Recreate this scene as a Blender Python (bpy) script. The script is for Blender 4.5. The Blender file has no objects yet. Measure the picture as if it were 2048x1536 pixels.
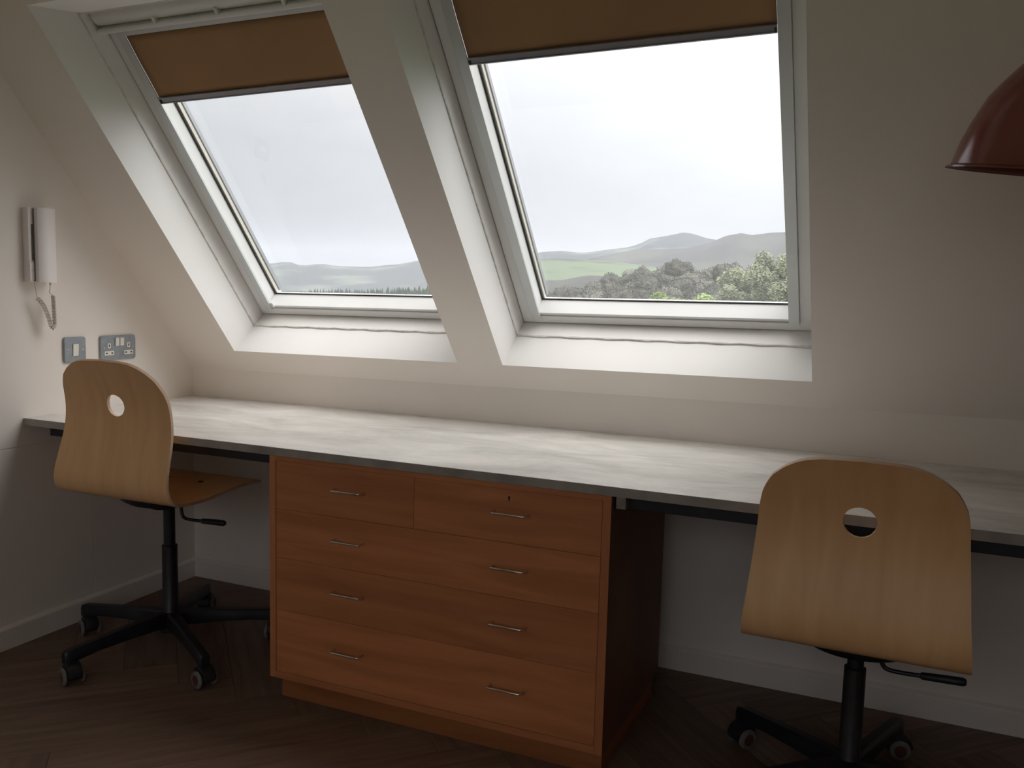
import bpy, bmesh, math, random
from mathutils import Vector, Matrix, Euler, noise
from mathutils.geometry import delaunay_2d_cdt

scene = bpy.context.scene
COL = scene.collection
random.seed(7)

# ------------------------------------------------------------------ camera
FPX = 1779.37
CAM = Vector((2.6103, -2.7686, 1.2134))
YAW, PITCH, ROLL = 0.4094, -0.1072, 0.026
fw = Vector((-math.sin(YAW) * math.cos(PITCH), math.cos(YAW) * math.cos(PITCH), math.sin(PITCH)))
rt = Vector((math.cos(YAW), math.sin(YAW), 0))
up = rt.cross(fw)
r2 = rt * math.cos(ROLL) + up * math.sin(ROLL)
u2 = -rt * math.sin(ROLL) + up * math.cos(ROLL)
cd = bpy.data.cameras.new('camera')
cd.sensor_fit = 'HORIZONTAL'
cd.sensor_width = 36
cd.lens = 36 * FPX / 2048
cd.clip_start = 0.05
cd.clip_end = 30000
cam = bpy.data.objects.new('camera', cd)
COL.objects.link(cam)
m = Matrix((r2, u2, -fw)).transposed().to_4x4()
m.translation = CAM
cam.matrix_world = m
scene.camera = cam

# ------------------------------------------------------------------ sky (overcast), exposure
SKY_GAIN = 1.0
SKY_CURVE = (.66, 3.2, 1.0)
SKY_EAST = .75      # the sky is brighter towards the right (+x), as in the right window
EXPOSURE = 0.0
w = bpy.data.worlds.new('overcast_sky')
scene.world = w
w.use_nodes = True
nt = w.node_tree
nt.nodes.clear()
N = nt.nodes.new
tc = N('ShaderNodeTexCoord'); sep = N('ShaderNodeSeparateXYZ')
nt.links.new(tc.outputs['Generated'], sep.inputs[0])
mx = N('ShaderNodeMath'); mx.operation = 'MAXIMUM'; mx.inputs[1].default_value = 0.0
nt.links.new(sep.outputs['Z'], mx.inputs[0])
# thin bright overcast: radiance rises smoothly from the hazy horizon to the zenith, L = a + b sin e + c sin2 e
def madd(a, b, c):
    q = N('ShaderNodeMath'); q.operation = 'MULTIPLY_ADD'
    for i_, v_ in enumerate((a, b, c)):
        if isinstance(v_, (int, float)): q.inputs[i_].default_value = v_
        else: nt.links.new(v_, q.inputs[i_])
    return q.outputs[0]
sy0, sy1, sy2 = SKY_CURVE
lumo = madd(madd(mx.outputs[0], sy2, sy1), mx.outputs[0], sy0)
mp = N('ShaderNodeMapping'); mp.inputs['Scale'].default_value = (2.2, 2.2, 9.0)
nt.links.new(tc.outputs['Generated'], mp.inputs[0])
nz = N('ShaderNodeTexNoise'); nz.inputs['Scale'].default_value = 1.3; nz.inputs['Detail'].default_value = 4
nt.links.new(mp.outputs[0], nz.inputs['Vector'])
mr = N('ShaderNodeMapRange'); mr.inputs['From Min'].default_value = .3; mr.inputs['From Max'].default_value = .7
mr.inputs['To Min'].default_value = .93; mr.inputs['To Max'].default_value = 1.06
nt.links.new(nz.outputs[0], mr.inputs[0])
mul = N('ShaderNodeMath'); mul.operation = 'MULTIPLY'
nt.links.new(madd(lumo, madd(sep.outputs['X'], SKY_EAST, 1.0), 0.0), mul.inputs[0]); nt.links.new(mr.outputs[0], mul.inputs[1])
g = N('ShaderNodeMath'); g.operation = 'MULTIPLY'; g.inputs[1].default_value = SKY_GAIN
nt.links.new(mul.outputs[0], g.inputs[0])
bg = N('ShaderNodeBackground')
cmx = N('ShaderNodeMix'); cmx.data_type = 'RGBA'
cmx.inputs['A'].default_value = (.96, .972, 1.05, 1); cmx.inputs['B'].default_value = (1.03, .985, .965, 1)
nt.links.new(mx.outputs[0], cmx.inputs['Factor']); nt.links.new(cmx.outputs['Result'], bg.inputs['Color'])
nt.links.new(g.outputs[0], bg.inputs['Strength'])
wo = N('ShaderNodeOutputWorld'); nt.links.new(bg.outputs[0], wo.inputs['Surface'])

scene.view_settings.view_transform = 'Standard'
scene.view_settings.look = 'None'
scene.view_settings.gamma = 1
scene.view_settings.use_curve_mapping = False
scene.view_settings.exposure = EXPOSURE
cy = scene.cycles
cy.max_bounces = 14; cy.diffuse_bounces = 9; cy.glossy_bounces = 4; cy.transmission_bounces = 4
cy.transparent_max_bounces = 16; cy.volume_bounces = 1
cy.use_denoising = True
cy.caustics_reflective = False; cy.caustics_refractive = False
cy.sample_clamp_indirect = 6

# ------------------------------------------------------------------ materials
def mat(name, col, rough=.6, metal=0, build=None, spec=.5):
    M = bpy.data.materials.new(name); M.use_nodes = True
    t = M.node_tree; b = t.nodes['Principled BSDF']
    b.inputs['Base Color'].default_value = (*col, 1); b.inputs['Roughness'].default_value = rough
    b.inputs['Metallic'].default_value = metal; b.inputs['Specular IOR Level'].default_value = spec
    if build: build(t, b)
    return M
def noise_mix(c1, c2, scale=(1, 1, 1), ns=5, detail=6, lo=.35, hi=.65, coord='Object', bump=0, rnd=0, dist=0, bscale=None):
    def f(t, b):
        n = t.nodes.new; L = t.links.new
        tc = n('ShaderNodeTexCoord'); mp = n('ShaderNodeMapping'); mp.inputs['Scale'].default_value = scale
        L(tc.outputs[coord], mp.inputs[0])
        if rnd:
            oi = n('ShaderNodeObjectInfo'); cb = n('ShaderNodeCombineXYZ'); ml = n('ShaderNodeMath'); ml.operation = 'MULTIPLY'; ml.inputs[1].default_value = 37
            L(oi.outputs['Random'], ml.inputs[0])
            for i in range(3): L(ml.outputs[0], cb.inputs[i])
            L(cb.outputs[0], mp.inputs['Location'])
        nz = n('ShaderNodeTexNoise'); nz.inputs['Scale'].default_value = ns; nz.inputs['Detail'].default_value = detail
        nz.inputs['Distortion'].default_value = dist
        L(mp.outputs[0], nz.inputs['Vector'])
        r = n('ShaderNodeMapRange'); r.inputs['From Min'].default_value = lo; r.inputs['From Max'].default_value = hi
        L(nz.outputs[0], r.inputs[0])
        mi = n('ShaderNodeMix'); mi.data_type = 'RGBA'
        mi.inputs['A'].default_value = (*c1, 1); mi.inputs['B'].default_value = (*c2, 1)
        L(r.outputs[0], mi.inputs['Factor']); out = mi.outputs['Result']
        if rnd:
            hs = n('ShaderNodeHueSaturation'); r3 = n('ShaderNodeMapRange')
            r3.inputs['To Min'].default_value = 1 - rnd; r3.inputs['To Max'].default_value = 1 + rnd
            L(oi.outputs['Random'], r3.inputs[0]); L(r3.outputs[0], hs.inputs['Value']); L(out, hs.inputs['Color']); out = hs.outputs[0]
        L(out, b.inputs['Base Color'])
        if bump:
            bp = n('ShaderNodeBump'); bp.inputs['Strength'].default_value = bump; bp.inputs['Distance'].default_value = .002
            n2 = n('ShaderNodeTexNoise'); n2.inputs['Scale'].default_value = bscale or ns * 8; n2.inputs['Detail'].default_value = 3
            L(mp.outputs[0], n2.inputs['Vector'])
            L(n2.outputs[0], bp.inputs['Height']); L(bp.outputs[0], b.inputs['Normal'])
    return f
def concrete(t, b):
    # brushed concrete print: soft clouds, broad streaks along the top, fine pale scratches
    n = t.nodes.new; L = t.links.new
    tc = n('ShaderNodeTexCoord')
    def nz(scale, ns, det, rough=.6, dist=0):
        mp = n('ShaderNodeMapping'); mp.inputs['Scale'].default_value = scale; L(tc.outputs['Object'], mp.inputs[0])
        z = n('ShaderNodeTexNoise'); z.inputs['Scale'].default_value = ns; z.inputs['Detail'].default_value = det
        z.inputs['Roughness'].default_value = rough; z.inputs['Distortion'].default_value = dist; L(mp.outputs[0], z.inputs['Vector']); return z.outputs[0]
    def mixc(f, a, c, lo, hi):
        r = n('ShaderNodeMapRange'); r.inputs['From Min'].default_value = lo; r.inputs['From Max'].default_value = hi; L(f, r.inputs[0])
        m_ = n('ShaderNodeMix'); m_.data_type = 'RGBA'
        if isinstance(a, tuple): m_.inputs['A'].default_value = (*a, 1)
        else: L(a, m_.inputs['A'])
        m_.inputs['B'].default_value = (*c, 1); L(r.outputs[0], m_.inputs['Factor']); return m_.outputs['Result']
    c1 = mixc(nz((1, 2.2, 1), 2.6, 10, .65, .5), (.52, .51, .49), (.80, .78, .745), .34, .66)
    c2 = mixc(nz((.8, 3.5, 1), 9, 8, .7, 1.2), c1, (.84, .82, .78), .60, .80)
    c3 = mixc(nz((2.2, 9, 1), 12, 6, .75, .8), c2, (.42, .415, .40), .60, .85)
    L(c3, b.inputs['Base Color'])
WALLC = (.80, .76, .71)
M = {}
M['wall'] = mat('warm_white_paint', WALLC, .75, build=noise_mix((.86, .805, .75), (.835, .78, .725), ns=2, bump=.06, bscale=220), spec=.25)
M['reveal'] = mat('white_paint', (.80, .79, .77), .7, build=noise_mix((.78, .765, .745), (.76, .745, .725), ns=3, bump=.05, bscale=200), spec=.25)
M['skirt'] = mat('satin_white_paint', (.82, .77, .72), .25, build=noise_mix((.83, .78, .73), (.80, .75, .70), ns=4))
M['frame'] = mat('white_lacquer', (.73, .73, .72), .38, build=noise_mix((.74, .74, .73), (.71, .71, .70), ns=6))
M['liner'] = mat('white_liner_board', (.78, .76, .73), .5, build=noise_mix((.79, .77, .74), (.75, .73, .70), ns=8))
M['grout'] = mat('dirty_caulk', (.6, .58, .55), .8, build=noise_mix((.76, .74, .71), (.55, .53, .50), ns=30))
M['alu'] = mat('painted_aluminium', (.60, .62, .62), .4, .35, build=noise_mix((.61, .63, .63), (.58, .60, .60), ns=9))
M['alud'] = mat('grey_aluminium', (.30, .30, .33), .4, .5, build=noise_mix((.31, .31, .34), (.28, .28, .31), ns=9))
M['spacer'] = mat('glazing_spacer', (.72, .68, .58), .4, .2, build=noise_mix((.58, .54, .46), (.52, .48, .41), ns=9))
M['gasket'] = mat('black_rubber', (.012, .012, .014), .6, build=noise_mix((.012, .012, .014), (.02, .02, .022), ns=9))
M['blind'] = mat('ochre_blackout_fabric', (.36, .21, .11), .85, build=noise_mix((.37, .215, .115), (.32, .19, .10), ns=3, bump=.1, bscale=900), spec=.15)
M['desk'] = mat('grey_concrete_laminate', (.5, .5, .48), .24, spec=.85,
    build=lambda t, b: concrete(t, b))
M['edge'] = mat('worktop_edge_band', (.36, .33, .3), .5, build=noise_mix((.40, .36, .33), (.27, .245, .225), ns=14, detail=9, lo=.3, hi=.7))
M['rail'] = mat('dark_steel', (.02, .022, .028), .45, .3, build=noise_mix((.02, .022, .028), (.03, .03, .034), ns=20))
M['galv'] = mat('galvanised_steel', (.32, .29, .26), .5, .6, build=noise_mix((.35, .32, .28), (.25, .22, .2), ns=60))
def wood(name, a, b, scale, rough=.5):
    return mat(name, a, rough, build=noise_mix(a, b, scale=scale, ns=2.4, detail=9, lo=.3, hi=.7, dist=.6, bump=.05, rnd=.07), spec=.35)
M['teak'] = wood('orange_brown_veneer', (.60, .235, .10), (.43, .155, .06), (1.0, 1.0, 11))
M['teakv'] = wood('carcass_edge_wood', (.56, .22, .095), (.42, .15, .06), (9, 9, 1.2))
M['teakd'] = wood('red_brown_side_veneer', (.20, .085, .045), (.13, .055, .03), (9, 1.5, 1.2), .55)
M['plinth'] = wood('plinth_wood', (.34, .13, .045), (.24, .085, .03), (1.2, 1.0, 9))
M['chrome'] = mat('bright_chrome', (.8, .79, .77), .18, 1, build=noise_mix((.82, .81, .79), (.7, .69, .67), ns=50))
M['black_hole'] = mat('lock_cavity', (.008, .008, .008), .6, build=noise_mix((.008, .008, .008), (.015, .015, .015), ns=50))
M['birch'] = mat('birch_veneer', (.5, .34, .19), .42, build=noise_mix((.86, .54, .275), (.77, .455, .22), scale=(9, 1.2, 1.2), ns=3.0, detail=8, lo=.3, hi=.7, dist=.4, rnd=.03, bump=.03), spec=.4)
M['ply'] = mat('birch_ply_edge', (.62, .43, .30), .6, build=noise_mix((.66, .47, .33), (.54, .36, .24), scale=(1, 1, 1), ns=14, lo=.3, hi=.7))
M['black'] = mat('black_plastic', (.014, .014, .016), .45, build=noise_mix((.013, .013, .015), (.02, .02, .023), ns=30, bump=.1, bscale=400))
M['blackm'] = mat('black_steel', (.012, .013, .018), .38, .2, build=noise_mix((.012, .013, .018), (.018, .02, .026), ns=30))
M['tyre'] = mat('grey_tyre', (.36, .34, .33), .6, build=noise_mix((.20, .19, .185), (.14, .13, .125), ns=60))
M['hubc'] = mat('red_brown_wheel_hub', (.16, .06, .04), .5, build=noise_mix((.10, .04, .03), (.07, .028, .02), ns=40))
M['floor'] = mat('dark_oak_plank', (.2, .13, .1), .5, build=noise_mix((.215, .138, .10), (.135, .085, .062), scale=(1.3, 13, 1), ns=3, detail=9, lo=.3, hi=.7, dist=.5, rnd=.16, bump=.12), spec=.35)
M['subfloor'] = mat('dark_joint', (.02, .016, .013), .8, build=noise_mix((.02, .016, .013), (.03, .024, .02), ns=10))
M['plastic'] = mat('white_plastic', (.74, .69, .68), .4, build=noise_mix((.86, .81, .80), (.82, .77, .76), ns=6))
M['plasticd'] = mat('grey_plastic', (.20, .19, .19), .5, build=noise_mix((.21, .2, .2), (.17, .16, .16), ns=20))
M['rocker'] = mat('ivory_rocker', (.80, .77, .70), .35, build=noise_mix((.81, .78, .71), (.78, .75, .68), ns=20))
M['metalclad'] = mat('grey_hammered_metal', (.30, .33, .36), .42, .3, build=noise_mix((.32, .35, .38), (.27, .30, .33), ns=40, bump=.25, bscale=500))
M['screw'] = mat('screw_metal', (.75, .75, .75), .3, 1, build=noise_mix((.78, .78, .78), (.6, .6, .6), ns=80))
M['cord'] = mat('cream_cord', (.62, .57, .50), .5, build=noise_mix((.64, .59, .52), (.58, .53, .46), ns=20))
M['lamp'] = mat('red_enamel', (.20, .03, .02), .2, build=noise_mix((.21, .032, .023), (.18, .027, .02), ns=5), spec=1.0)
M['lampin'] = mat('lamp_inside_enamel', (.25, .045, .03), .4, build=noise_mix((.14, .03, .022), (.11, .022, .017), ns=5))
M['flex'] = mat('black_flex', (.02, .02, .02), .5, build=noise_mix((.02, .02, .02), (.03, .03, .03), ns=50))
M['beige'] = mat('warm_beige_paint', (.70, .58, .47), .8, build=noise_mix((.71, .59, .48), (.68, .56, .45), ns=2), spec=.25)
M['ceil'] = M['wall']
M['grass'] = mat('meadow_ground', (.13, .2, .08), .9, build=noise_mix((.14, .21, .09), (.10, .14, .07), ns=.02, detail=8), spec=.1)
M['moor'] = mat('heather_moor', (.07, .07, .06), .95, build=noise_mix((.065, .065, .06), (.10, .105, .085), scale=(1, .4, 3), ns=.0035, detail=9, lo=.4, hi=.66), spec=.05)
M['fells'] = mat('far_fell_and_pasture', (.12, .13, .1), .95, build=noise_mix((.06, .065, .065), (.13, .15, .12), scale=(1, .5, 4), ns=.003, detail=8, lo=.52, hi=.64), spec=.05)
M['field'] = mat('green_hill_pasture', (.2, .32, .12), .95, build=noise_mix((.115, .145, .09), (.07, .08, .065), scale=(1, .8, 7), ns=.0045, detail=6, lo=.5, hi=.6), spec=.05)
M['bark'] = mat('bark', (.10, .08, .06), .9, build=noise_mix((.11, .09, .07), (.07, .055, .04), ns=3))
def leafmat(name, a, b, ns, rnd):
    return mat(name, a, .8, build=noise_mix(a, b, ns=ns, detail=4, lo=.35, hi=.65, rnd=rnd), spec=.15)
M['oak'] = leafmat('oak_canopy', (.185, .18, .15), (.10, .103, .09), .35, .28)
M['olive'] = leafmat('yellow_green_foliage', (.37, .39, .27), (.22, .24, .17), .5, .1)
M['lime'] = leafmat('bright_green_foliage', (.30, .38, .15), (.17, .24, .09), .8, .1)
M['fir'] = leafmat('conifer_foliage', (.045, .065, .045), (.03, .045, .03), .3, .2)

def glass():
    G = bpy.data.materials.new('veiled_window_glass'); G.use_nodes = True
    t = G.node_tree; t.nodes.clear(); n = t.nodes.new; L = t.links.new
    tr = n('ShaderNodeBsdfTransparent'); tr.inputs[0].default_value = (.985, .995, .99, 1)
    gl = n('ShaderNodeBsdfGlossy'); gl.inputs['Roughness'].default_value = .02
    lw = n('ShaderNodeLayerWeight'); lw.inputs[0].default_value = .5
    pw = n('ShaderNodeMath'); pw.operation = 'POWER'; pw.inputs[1].default_value = 5; L(lw.outputs['Facing'], pw.inputs[0])
    fr = n('ShaderNodeMath'); fr.operation = 'MULTIPLY_ADD'; fr.inputs[1].default_value = .9; fr.inputs[2].default_value = .04; L(pw.outputs[0], fr.inputs[0])
    m1 = n('ShaderNodeMixShader'); L(fr.outputs[0], m1.inputs[0]); L(tr.outputs[0], m1.inputs[1]); L(gl.outputs[0], m1.inputs[2])
    tl = n('ShaderNodeBsdfTranslucent'); tl.inputs[0].default_value = (.95, .96, .97, 1)  # pale haze veil put into the glass to lift dark tones outside
    m2 = n('ShaderNodeMixShader')
    tc = n('ShaderNodeTexCoord'); nz = n('ShaderNodeTexNoise'); nz.inputs['Scale'].default_value = 6; nz.inputs['Detail'].default_value = 3
    L(tc.outputs['Object'], nz.inputs['Vector'])
    r = n('ShaderNodeMapRange'); r.inputs['To Min'].default_value = .014; r.inputs['To Max'].default_value = .024
    L(nz.outputs[0], r.inputs[0]); L(r.outputs[0], m2.inputs[0])
    L(m1.outputs[0], m2.inputs[1]); L(tl.outputs[0], m2.inputs[2])
    o = n('ShaderNodeOutputMaterial'); L(m2.outputs[0], o.inputs[0])
    return G
M['glass'] = glass()

# ------------------------------------------------------------------ helpers
def link(name, me, m=None, parent=None, loc=None, rot=None):
    o = bpy.data.objects.new(name, me); COL.objects.link(o)
    if m is not None and not me.materials: me.materials.append(M[m] if isinstance(m, str) else m)
    if parent is not None: o.parent = parent
    if loc is not None: o.location = loc
    if rot is not None: o.rotation_euler = rot
    return o
def obj(name, bm, m, parent=None, loc=None, rot=None, smooth=None, bevel=0, seg=2):
    bmesh.ops.recalc_face_normals(bm, faces=bm.faces[:])
    if bevel:
        es = [e for e in bm.edges if len(e.link_faces) == 2 and e.calc_face_angle(0) > .6]
        bmesh.ops.bevel(bm, geom=es, offset=bevel, segments=seg, affect='EDGES', profile=.6)
    me = bpy.data.meshes.new(name); bm.to_mesh(me); bm.free()
    if smooth is not None:
        me.shade_smooth()
        if smooth < 3: me.set_sharp_from_angle(angle=smooth)
    return link(name, me, m, parent, loc, rot)
def tag(o, label=None, cat=None, group=None, kind=None):
    if label: o['label'] = label
    if cat: o['category'] = cat
    if group: o['group'] = group
    if kind: o['kind'] = kind
    return o
def thing(name, label, cat, loc=(0, 0, 0), rot=(0, 0, 0), group=None, kind=None):
    o = bpy.data.objects.new(name, None); COL.objects.link(o)
    o.empty_display_size = .05; o.location = loc; o.rotation_euler = rot
    return tag(o, label, cat, group, kind)
def box(bm, x0, x1, y0, y1, z0, z1, f=None):
    vs = [(x, y, z) for x in (x0, x1) for y in (y0, y1) for z in (z0, z1)]
    if f: vs = [f(*v) for v in vs]
    v = [bm.verts.new(q) for q in vs]
    for a in ((0, 1, 3, 2), (4, 6, 7, 5), (0, 4, 5, 1), (2, 3, 7, 6), (0, 2, 6, 4), (1, 5, 7, 3)):
        bm.faces.new([v[i] for i in a])
    return bm
def boxm(*a, f=None):
    return box(bmesh.new(), *a, f=f)
def prism(bm, poly, x0, x1, f=lambda x, a, b: (x, a, b)):
    """polygon in the (a, b) plane swept along x"""
    A = [bm.verts.new(f(x0, a, b)) for a, b in poly]; B = [bm.verts.new(f(x1, a, b)) for a, b in poly]
    bm.faces.new(A); bm.faces.new(B[::-1])
    for i in range(len(poly)):
        j = (i + 1) % len(poly); bm.faces.new([A[i], B[i], B[j], A[j]])
    return bm
def lathe(bm, prof, seg=40, cap0=False, cap1=False):
    rings = []
    for r, z in prof:
        rings.append([bm.verts.new((r * math.cos(2 * math.pi * i / seg), r * math.sin(2 * math.pi * i / seg), z)) for i in range(seg)])
    for a, b in zip(rings, rings[1:]):
        for i in range(seg):
            j = (i + 1) % seg; bm.faces.new([a[i], a[j], b[j], b[i]])
    if cap0: bm.faces.new(rings[0][::-1])
    if cap1: bm.faces.new(rings[-1])
    return bm
def tube(bm, pts, r, seg=8):
    pts = [Vector(p) for p in pts]; rings = []; n = len(pts)
    rr = r if isinstance(r, (list, tuple)) else [r] * n
    prev = None
    for i, p in enumerate(pts):
        d = (pts[min(i + 1, n - 1)] - pts[max(i - 1, 0)]).normalized()
        if prev is None: a = d.orthogonal().normalized()
        else: a = (prev - d * prev.dot(d)).normalized()
        prev = a; b = d.cross(a)
        rings.append([bm.verts.new(p + (a * math.cos(2 * math.pi * k / seg) + b * math.sin(2 * math.pi * k / seg)) * rr[i]) for k in range(seg)])
    for a, b in zip(rings, rings[1:]):
        for k in range(seg):
            j = (k + 1) % seg; bm.faces.new([a[k], a[j], b[j], b[k]])
    bm.faces.new(rings[0][::-1]); bm.faces.new(rings[-1])
    return bm
def catmull(pts, n=6):
    out = []
    P = [Vector(p) for p in pts]; P = [2 * P[0] - P[1]] + P + [2 * P[-1] - P[-2]]
    for i in range(1, len(P) - 2):
        for k in range(n):
            t = k / n
            out.append(.5 * ((2 * P[i]) + (-P[i - 1] + P[i + 1]) * t + (2 * P[i - 1] - 5 * P[i] + 4 * P[i + 1] - P[i + 2]) * t * t + (-P[i - 1] + 3 * P[i] - 3 * P[i + 1] + P[i + 2]) * t ** 3))
    out.append(P[-2]); return out
def interp(x, xs, ys):
    if x <= xs[0]: return ys[0]
    for i in range(1, len(xs)):
        if x <= xs[i]:
            t = (x - xs[i - 1]) / (xs[i] - xs[i - 1]); return ys[i - 1] + (ys[i] - ys[i - 1]) * t
    return ys[-1]
def rrect(w, h, r, n=5):
    out = []
    for cx, cy, a0 in ((w / 2 - r, h / 2 - r, 0), (-w / 2 + r, h / 2 - r, 90), (-w / 2 + r, -h / 2 + r, 180), (w / 2 - r, -h / 2 + r, 270)):
        for k in range(n + 1):
            a = math.radians(a0 + 90 * k / n); out.append((cx + r * math.cos(a), cy + r * math.sin(a)))
    return out
def copy_tree(o, parent=None):
    c = o.copy(); COL.objects.link(c)
    if parent is not None: c.parent = parent
    for ch in list(o.children): copy_tree(ch, c)
    return c

# ------------------------------------------------------------------ room
TH = 0.8822; HK = 0.8624; KZ = 0.0093
CT, ST = math.cos(TH), math.sin(TH)
def S(x, s, n):
    """x along the wall, s up the roof slope, n outwards through the roof"""
    return (x, -s * CT + n * ST, HK + KZ * x + s * ST + n * CT)
XR, YB, ZC = 4.6, -4.6, 2.55
A1, B1, A2, B2 = .2705, 1.2341, 1.4001, 2.3874
S0, S1, S1B = .1045, 1.4444, 1.352
NO = .27
# roof slope with two openings
smax = (ZC - HK) / ST + .1
bm = bmesh.new()
for x0, x1 in ((-.25, A1), (B1, A2), (B2, XR + .1)):
    box(bm, x0, x1, -.35, smax + .35, 0, .30, f=S)
for x0, x1 in ((A1, B1), (A2, B2)):
    prism(bm, [(-.35, 0), (S0, 0), (S0 + .002, .30), (-.35, .30)], x0, x1, f=S)
    prism(bm, [(S1, 0), (smax + .35, 0), (smax + .35, .30), (S1B, .30), (S1B, .156)], x0, x1, f=S)
slope = tag(obj('ceiling_slope', bm, 'wall'), kind='structure')
slope.name = 'ceiling'
# painted reveals as thin boards lining both openings
for i, (a, b) in enumerate(((A1, B1), (A2, B2))):
    t = .0015
    bm = bmesh.new()
    box(bm, a, a + t, S0, S1, 0.0, .156, f=S); box(bm, b - t, b, S0, S1, 0.0, .156, f=S)
    box(bm, a, b, S0, S0 + t, 0.0, .156, f=S)
    prism(bm, [(S1 - t, 0), (S1, 0), (S1B, .156), (S1B - t, .156)], a, b, f=S)
    # clip side boards above the splayed head
    o = tag(obj('trim_%d' % (i + 1), bm, 'reveal'), kind='structure')
# flat ceiling behind the slope
yc = -(ZC - HK) / math.tan(TH)
tag(obj('ceiling_flat', boxm(-.25, XR + .1, YB - .1, yc + .02, ZC, ZC + .12), 'wall'), kind='structure').name = 'ceiling.001'
tag(obj('wall_back', boxm(-.12, XR + .1, 0, .12, -.12, HK + .09), 'wall'), kind='structure')
def gable(x0, x1, y0, y1, z0):
    # wall whose top follows the roof slope (kept inside the roof's thickness)
    o_ = .10
    def zs_(y): return HK + (-y) * math.tan(TH) + o_ / CT
    ytop = -((ZC + .06) - HK - o_ / CT) / math.tan(TH)
    bmg = bmesh.new()
    prism(bmg, [(y0, z0), (y1, z0), (y1, zs_(y1)), (ytop, ZC + .06), (y0, ZC + .06)], x0, x1)
    return bmg
wl = gable(-.16, -.004, YB - .1, 0, -.12)
def gz_(y): return HK + (-y) * math.tan(TH) + .10 / CT
prism(wl, [(YB, .6585), (0, .6585), (0, gz_(0)), (-((ZC + .06) - HK - .10 / CT) / math.tan(TH), ZC + .06), (YB, ZC + .06)], -.004, 0)
wleft = tag(obj('wall_left', wl, 'wall'), kind='structure')
for y0, y1 in ((YB, -1.75), (-1.7475, -.5045), (-.502, 0)):
    obj('panel', boxm(-.004, 0, y0, y1, .0, .656), 'wall', wleft)
tag(obj('wall_right', gable(XR, XR + .12, YB - .1, 0, -.12), 'beige'), kind='structure')
# ---- wall behind the camera
# its window lights the room from the far end, as the lit chair backs imply
X3A, X3B, Z3A, Z3B = .9, 3.6, 1.0, 2.3
bm = boxm(-.12, X3A, YB - .25, YB, -.12, ZC + .1); box(bm, X3B, XR + .1, YB - .25, YB, -.12, ZC + .1)
box(bm, X3A, X3B, YB - .25, YB, -.12, Z3A); box(bm, X3A, X3B, YB - .25, YB, Z3B, ZC + .1)
tag(obj('wall_front', bm, 'beige'), kind='structure')
W3 = thing('window_3', None, None, (X3A, YB - .15, Z3A), kind='structure')
def w3(x0, x1, y0, y1, z0, z1): return boxm(x0 - X3A, x1 - X3A, y0 - YB + .15, y1 - YB + .15, z0 - Z3A, z1 - Z3A)
y3a, y3b = YB - .18, YB - .12
for q in ((X3A, X3A + .06, Z3A, Z3B), (X3B - .06, X3B, Z3A, Z3B), (X3A + .06, X3B - .06, Z3A, Z3A + .06), (X3A + .06, X3B - .06, Z3B - .06, Z3B), ((X3A + X3B) / 2 - .035, (X3A + X3B) / 2 + .035, Z3A + .06, Z3B - .06)):
    obj('frame_member', w3(q[0], q[1], y3a, y3b, q[2], q[3]), 'frame', W3, bevel=.002)
for q in ((X3A + .06, (X3A + X3B) / 2 - .035), ((X3A + X3B) / 2 + .035, X3B - .06)):
    obj('glass_pane', w3(q[0], q[1], YB - .152, YB - .148, Z3A + .06, Z3B - .06), 'glass', W3)
obj('window_sill', w3(X3A - .03, X3B + .03, YB - .12, YB + .04, Z3A - .03, Z3A), 'frame', W3, bevel=.003)
# skirting with a chamfered top
def skirt(name, p):
    return tag(obj(name, p, 'skirt'), kind='structure')
prof = [(0, 0), (.015, 0), (.015, .067), (.013, .0705), (.003, .077), (0, .077)]
skirt('baseboard_left', prism(bmesh.new(), prof, YB, -.0, f=lambda t, a, b: (a, t, b)))
skirt('baseboard_back', prism(bmesh.new(), prof, .015, XR, f=lambda t, a, b: (t, -a, b)))
skirt('baseboard_right', prism(bmesh.new(), prof, YB, -.015, f=lambda t, a, b: (XR - a, t, b)))
skirt('baseboard_front', prism(bmesh.new(), prof, .015, XR - .015, f=lambda t, a, b: (t, YB + a, b)))
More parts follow.
